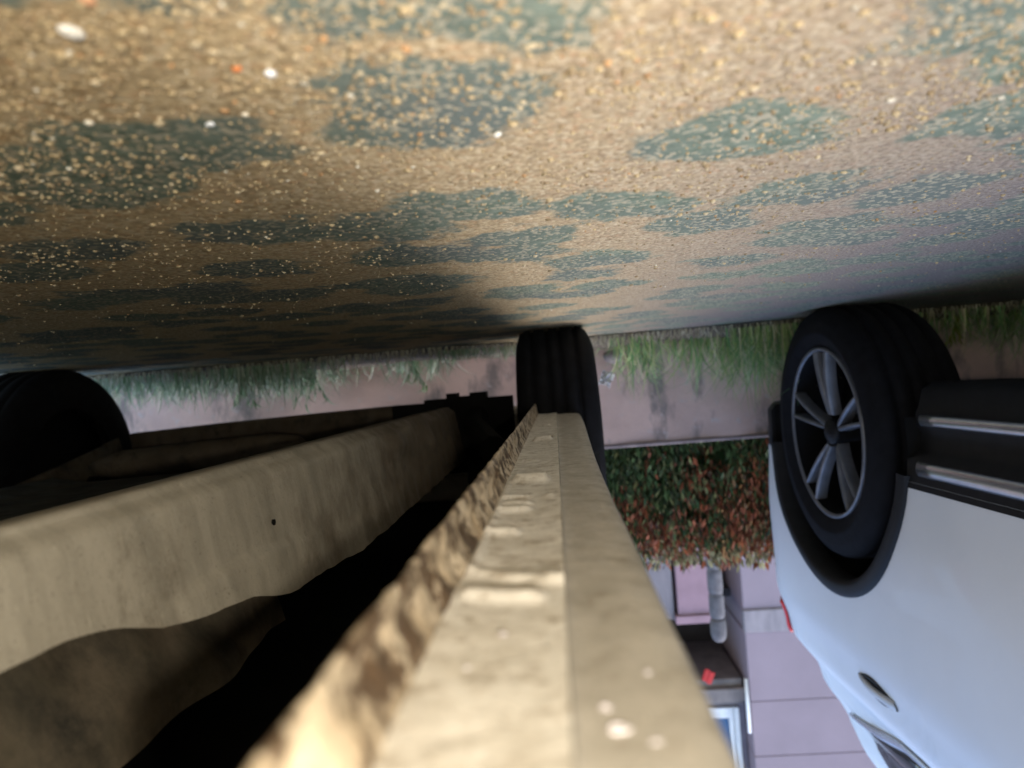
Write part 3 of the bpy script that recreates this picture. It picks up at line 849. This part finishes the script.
# sill : underside panel between the seam and the skirt
def g(y, c, w): return math.exp(-((y - c) / w) ** 2)
def sill_dz(x, y):
    """how far the underside is pressed down (towards the road)"""
    u = (x - .0025) / .0415                       # 0 crease .. 1 seam
    d = 0.0
    win = 1 / (1 + math.exp(-(u - .10) * 30)) * 1 / (1 + math.exp((u - .92) * 40))
    yl = .292 + .012 * (u - .5)
    lip = g(y, .297 + .034 * (u - .5), .0042)
    if y > .30: d += .0022 * g(u, .95, .045) * min(1, (y - .30) / .02) * max(0, 1 - (y - .3) / .35)
    d += .0032 * lip * (1 / (1 + math.exp((u - 1.05) * 30))) * (.5 + .8 * (1 - u))
    d += .0030 * g(y, .268 + .012 * (u - .5), .006) * win * (1 / (1 + math.exp(-(u - .18) * 40)))
    if y < .285: d += .0012
    for c, w, a, lo, hi in ((.388, .006, .0022, .55, .98), (.455, .007, .0020, .45, .95), (.478, .006, .0016, .45, .9), (.503, .006, .0015, .5, .95),
                            (.50, .008, .0015, .1, .25), (.585, .013, .0042, .22, .88), (.73, .012, .0014, .5, .9), (.965, .016, .0040, .2, .75), (1.02, .02, -.004, .2, .7), (1.25, .02, .002, .3, .6)):
        d += 1.5 * a * g(y, c, w * .85) * (1 / (1 + math.exp(-(u - lo) * 45))) * (1 / (1 + math.exp((u - hi) * 45)))
    d += .00022 * fbm(x, y, 0, 40, 3) + .00015 * fbm(x, y, 7, 160, 2)
    return d
ys = []
y = .04
while y < 1.70:
    ys.append(y); y += .0022 + .004 * max(0, y - .3)
rows = []
for y in ys:
    row = []
    for k in range(41):
        x = .0025 + (.0440 - .0025) * k / 40
        z = .2085 + .001 * math.sin(math.pi * k / 40) - sill_dz(x, y)
        row.append((x, y, z))
    rows.append(row)
b = MB(); b.grid(rows)
put(b.build('sill_panel', M['sill'], bc, True))
# skirt : outer lower edge of the body
rows = []
for y in ys:
    fl = smooth_tab(y, [(.5, 0), (1.65, .016)])
    prof = [(.0024, .2090), (.0020, .2115), (.0005, .2124), (-.004, .2125), (-.012, .2124), (-.022, .2128), (-.0305, .2140), (-.0332, .2170), (-.034, .223), (-.034, .25), (-.036, .275), (-.048, .300)]
    row = []
    for i, (x, z) in enumerate(prof):
        w = max(0, min(1, (-x) / .03))
        row.append((x - fl * w + .0003 * fbm(y, z, 2, 9, 2), y, z + .0002 * fbm(x, y, 5, 30, 2)))
    rows.append(row)
b = MB(); b.grid(rows)
o = put(b.build('side_skirt', M['skirt'], bc, True)); 
# small pale raised spots on the skirt
rr = random.Random(12)
for (x, y, r_) in ((-.0085, .1715, .0030), (-.0060, .183, .0016), (-.019, .2030, .0015), (.022, .225, .0016), (.030, .2, .0013), (-.016, .165, .0012)):
    z = .2121 if x < .004 else .2068
    v, f = stone_shape((x, y, z), r_, rr, .35); b = MB(); b.add(v, f)
    o = put(b.build('pale_spot', M['scrap'], bc, True))
    sb = o.modifiers.new('sub', 'SUBSURF'); sb.levels = 1; sb.render_levels = 2
# seam : the crumpled pinch weld
rows = []
for y in ys:
    row = []
    cr = 1.0 if y < .5 else max(.45, 1.0 - (y - .5) * .8)
    e = .0009 * fbm(y, 0, 11, 20, 3) * cr
    pts = [(.0438, .2088), (.0455, .2045), (.0468, .2005), (.0476, .1965), (.0478, .1925), (.0482, .1890 + e), (.0490, .1862 + e), (.0502, .1852 + e), (.0516, .1862 + e), (.0522, .190), (.0525, .20), (.0530, .23), (.0560, .30), (.08, .51)]
    for i, (x, z) in enumerate(pts):
        k = 1 if 0 < i < 10 else 0
        dx = (.0042 * fbm(y, z * 2.5, 4, 24, 3) + .0018 * fbm(y, z, 8, 90, 3)) * cr * k * (1 if i < 5 else .35)
        # spot weld dimples every 55 mm
        ph = ((y + .012) % .052) - .026
        dx += .0016 * math.exp(-(ph / .006) ** 2 - ((z - .197) / .005) ** 2) * k
        row.append((x + dx, y, z))
    rows.append(row)
b = MB(); b.grid(rows)
put(b.build('sill_seam', M['flange'], bc, True))
# right hand sill, unseen and lowered to block skylight, and the floor
b = MB(); rows = []
for k in range(30):
    y = .04 + 1.66 * k / 29
    rows.append([(1.36, y, .30), (1.40, y, .12), (1.41, y, .105), (1.42, y, .105), (1.44, y, .12), (1.46, y, .19), (1.465, y, .30)])
b.grid(rows); put(b.build('side_skirt', M['brown'], bc, True))  # unseen right skirt, lowered to block skylight
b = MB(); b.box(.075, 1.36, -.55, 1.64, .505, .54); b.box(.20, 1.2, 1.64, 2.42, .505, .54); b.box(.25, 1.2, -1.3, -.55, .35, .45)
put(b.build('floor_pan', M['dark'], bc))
# inner rail : long steep panel running back beside the floor
rows = []
for k in range(150):
    y = .12 + 1.74 * k / 149
    ztop = smooth_tab(y, [(.2, .232), (.34, .241), (.50, .272), (.66, .300), (.9, .315)]) + .002 * fbm(y, 1, 1, 22, 3)
    row = []
    n_ = 34
    for q in range(n_ + 1):
        t = q / n_
        z = .183 + (ztop - .183) * t
        x = .262 - .16 * (z - .183) + .012 * math.exp(-((z - .184) / .007) ** 2)
        x += .0022 * fbm(y, z, 3, 12, 3)
        zs = .262 + .012 * math.sin(y * 9)
        wy_ = 1 / (1 + math.exp(-(y - .46) * 60)) / (1 + math.exp((y - .72) * 40))
        x -= .004 * wy_ * (1 / (1 + math.exp(-(z - zs) * 900)))
        x += .004 * g(z, .236, .004) * g(y, .63, .006)
        # flattened pads further back
        x -= .010 * g(z, .215, .018) * g(y, 1.15, .07) + .008 * g(z, .235, .02) * g(y, 1.45, .05)
        row.append((x, y, z))
    row = [(.40, y, .200), (.285, y, .182)] + row
    rows.append(row)
b = MB(); b.grid(rows)
b.add([r_ for r_ in rows[-1]], [tuple(range(len(rows[-1])))])
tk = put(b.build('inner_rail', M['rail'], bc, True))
for yy, zz in ((.63, .236), (.50, .259)):
    xx = .262 - .16 * (zz - .183)
    b = MB(); b.tube([(xx - .001, yy, zz), (xx + .02, yy, zz)], .0026, 10)
    b.build('bolt', M['dark'], tk, True)
# crumpled heat shield deeper in
rows = []
for k in range(60):
    y = .14 + .62 * k / 59
    row = []
    for q in range(24):
        t = q / 23
        z = .236 + .125 * t
        row.append((.350 - .05 * t + .012 * fbm(y, z * 1.5, 5, 9, 2), y, z + .004 * nz(y, z, 1, 12)))
    rows.append(row)
b = MB(); b.grid(rows); put(b.build('heat_shield', M['shield'], bc, True))
# step panel and silencer beyond the tank
b = MB(); rows = []
for k in range(40):
    y = .2 + 1.45 * k / 39
    rows.append([(.40, y, .262), (.44, y, .270 + .004*nz(y, 0, 0, 6)), (1.10, y, .285 + .004*nz(y, 1, 0, 6)), (1.18, y, .27), (1.22, y, .33)])
b.grid(rows); put(b.build('floor_panel', M['brown'], bc, True))
b = MB()
pts = [(1.17, 1.78, .262), (1.14, 1.78, .262), (1.08, 1.78, .260), (.86, 1.79, .252), (.70, 1.79, .248), (.64, 1.79, .247), (.62, 1.79, .247)]
b.tube(pts, [.008, .026, .036, .036, .036, .026, .008], 18)
put(b.build('silencer', M['brown'], bc, True))
# rear valance under the bumper, sweeping forward round the far wheel
edge = [(1.315, 1.66, .295), (1.305, 1.76, .272), (1.305, 1.90, .248), (1.315, 2.05, .222), (1.330, 2.17, .203), (1.33, 2.26, .198), (1.28, 2.31, .197), (1.1, 2.32, .190), (.8, 2.32, .183), (.50, 2.32, .177), (.44, 2.325, .178)]
rows = []
for (x, y, z) in edge:
    fw = max(0, min(1, (2.2 - y) / .3))
    rows.append([(x - .0, y + .05, z + .09 + .0), (x, y + .02, z + .004), (x, y, z), (x - .005*fw, y - .004, z + .006), (x - .02*fw, y - .008*(1-fw), z + .03), (x - .03*fw, y - .012, z + .06), (x - .05*fw, y + .03, z + .14)])
b = MB(); b.grid(rows)
put(b.build('rear_valance', M['brown'], bc, True))
b = MB(); b.box(.10, 1.32, 2.34, 2.505, .212, .42)
put(b.build('rear_bumper', M['beige'], bc, bevel=.02))
# axle beam, trailing arm with ragged bracket
b = MB(); b.tube([(.12, 1.95, .33), (1.30, 1.95, .33)], .032, 12); put(b.build('axle', M['dark'], bc, True))
b = MB()
for x0, x1, z0 in ((.12, .19, .168), (.19, .235, .152), (.235, .27, .160), (.27, .30, .150), (.30, .36, .163), (.36, .45, .172)):
    b.box(x0, x1, 2.00 + .004*(x0*50 % 3), 2.06, z0, .34)
b.tube([(.14, 1.55, .27), (.20, 1.8, .24), (.22, 2.02, .22)], .03, 10)
put(b.build('trailing_arm', M['dark'], bc))

# ------------------------------------------------------------------ light
w = bpy.data.worlds.new('World'); S.world = w; w.use_nodes = True
nt = w.node_tree; bg = nt.nodes['Background']
sky = nt.nodes.new('ShaderNodeTexSky'); sky.sky_type = 'NISHITA'; sky.sun_disc = False; sky.ozone_density = 2.5
SUN_EL, SUN_AZ = R(56), R(258)          # azimuth measured from +y towards +x
sky.sun_elevation = SUN_EL; sky.sun_rotation = SUN_AZ
nt.links.new(sky.outputs[0], bg.inputs[0]); bg.inputs[1].default_value = 0.14
sl = bpy.data.lights.new('sun', 'SUN'); sl.energy = 1.1; sl.angle = R(60); sl.color = (1, .95, .88)
so = bpy.data.objects.new('sun', sl); COL.objects.link(so)
d = Vector((math.sin(SUN_AZ)*math.cos(SUN_EL), math.cos(SUN_AZ)*math.cos(SUN_EL), math.sin(SUN_EL)))
so.rotation_euler = d.to_track_quat('Z', 'Y').to_euler(); so.location = d * 20
# the phone's lamp, shining along the sill
fl = bpy.data.lights.new('phone_lamp', 'SPOT'); fl.energy = 2.75; fl.shadow_soft_size = .004; fl.color = (1.0, .90, .74)
fl.spot_size = R(150); fl.spot_blend = .6
fo = bpy.data.objects.new('phone_lamp', fl); COL.objects.link(fo)
fo.location = (-.028, -.10, .143)
fo.rotation_euler = (R(90), 0, 0)

# ------------------------------------------------------------------ camera
F = 740.0
th = R(4.5)
vp = Vector(((555 - 512) / F, -(378 - 384) / F, -1)).normalized()      # camera-space direction of +y
# image directions: world -x -> (cos, sin), world -z -> (-sin, cos) (y up)
zc = Vector((math.sin(th), -math.cos(th), 0)); zc = (zc - vp * zc.dot(vp)).normalized()
xc = vp.cross(zc).normalized()           # camera-space direction of world +x ( y cross z = x )
Mw = Matrix((xc, vp, zc))                # rows: world axes in camera space -> maps camera vectors to world
cam = bpy.data.cameras.new('camera'); co = bpy.data.objects.new('camera', cam); COL.objects.link(co)
co.matrix_world = Matrix.Translation((0, 0, .13)) @ Mw.to_4x4()
cam.sensor_width = 36; cam.lens = 36 * F / 1024
cam.clip_start = .005; cam.clip_end = 1500
cam.dof.use_dof = True; cam.dof.focus_distance = .80; cam.dof.aperture_fstop = 6.0
S.camera = co

S.view_settings.view_transform = 'Standard'; S.view_settings.look = 'None'
S.view_settings.exposure = 2.0; S.view_settings.gamma = 1.0
S.view_settings.use_curve_mapping = False
S.render.engine = 'CYCLES'
S.cycles.max_bounces = 6; S.cycles.use_denoising = True
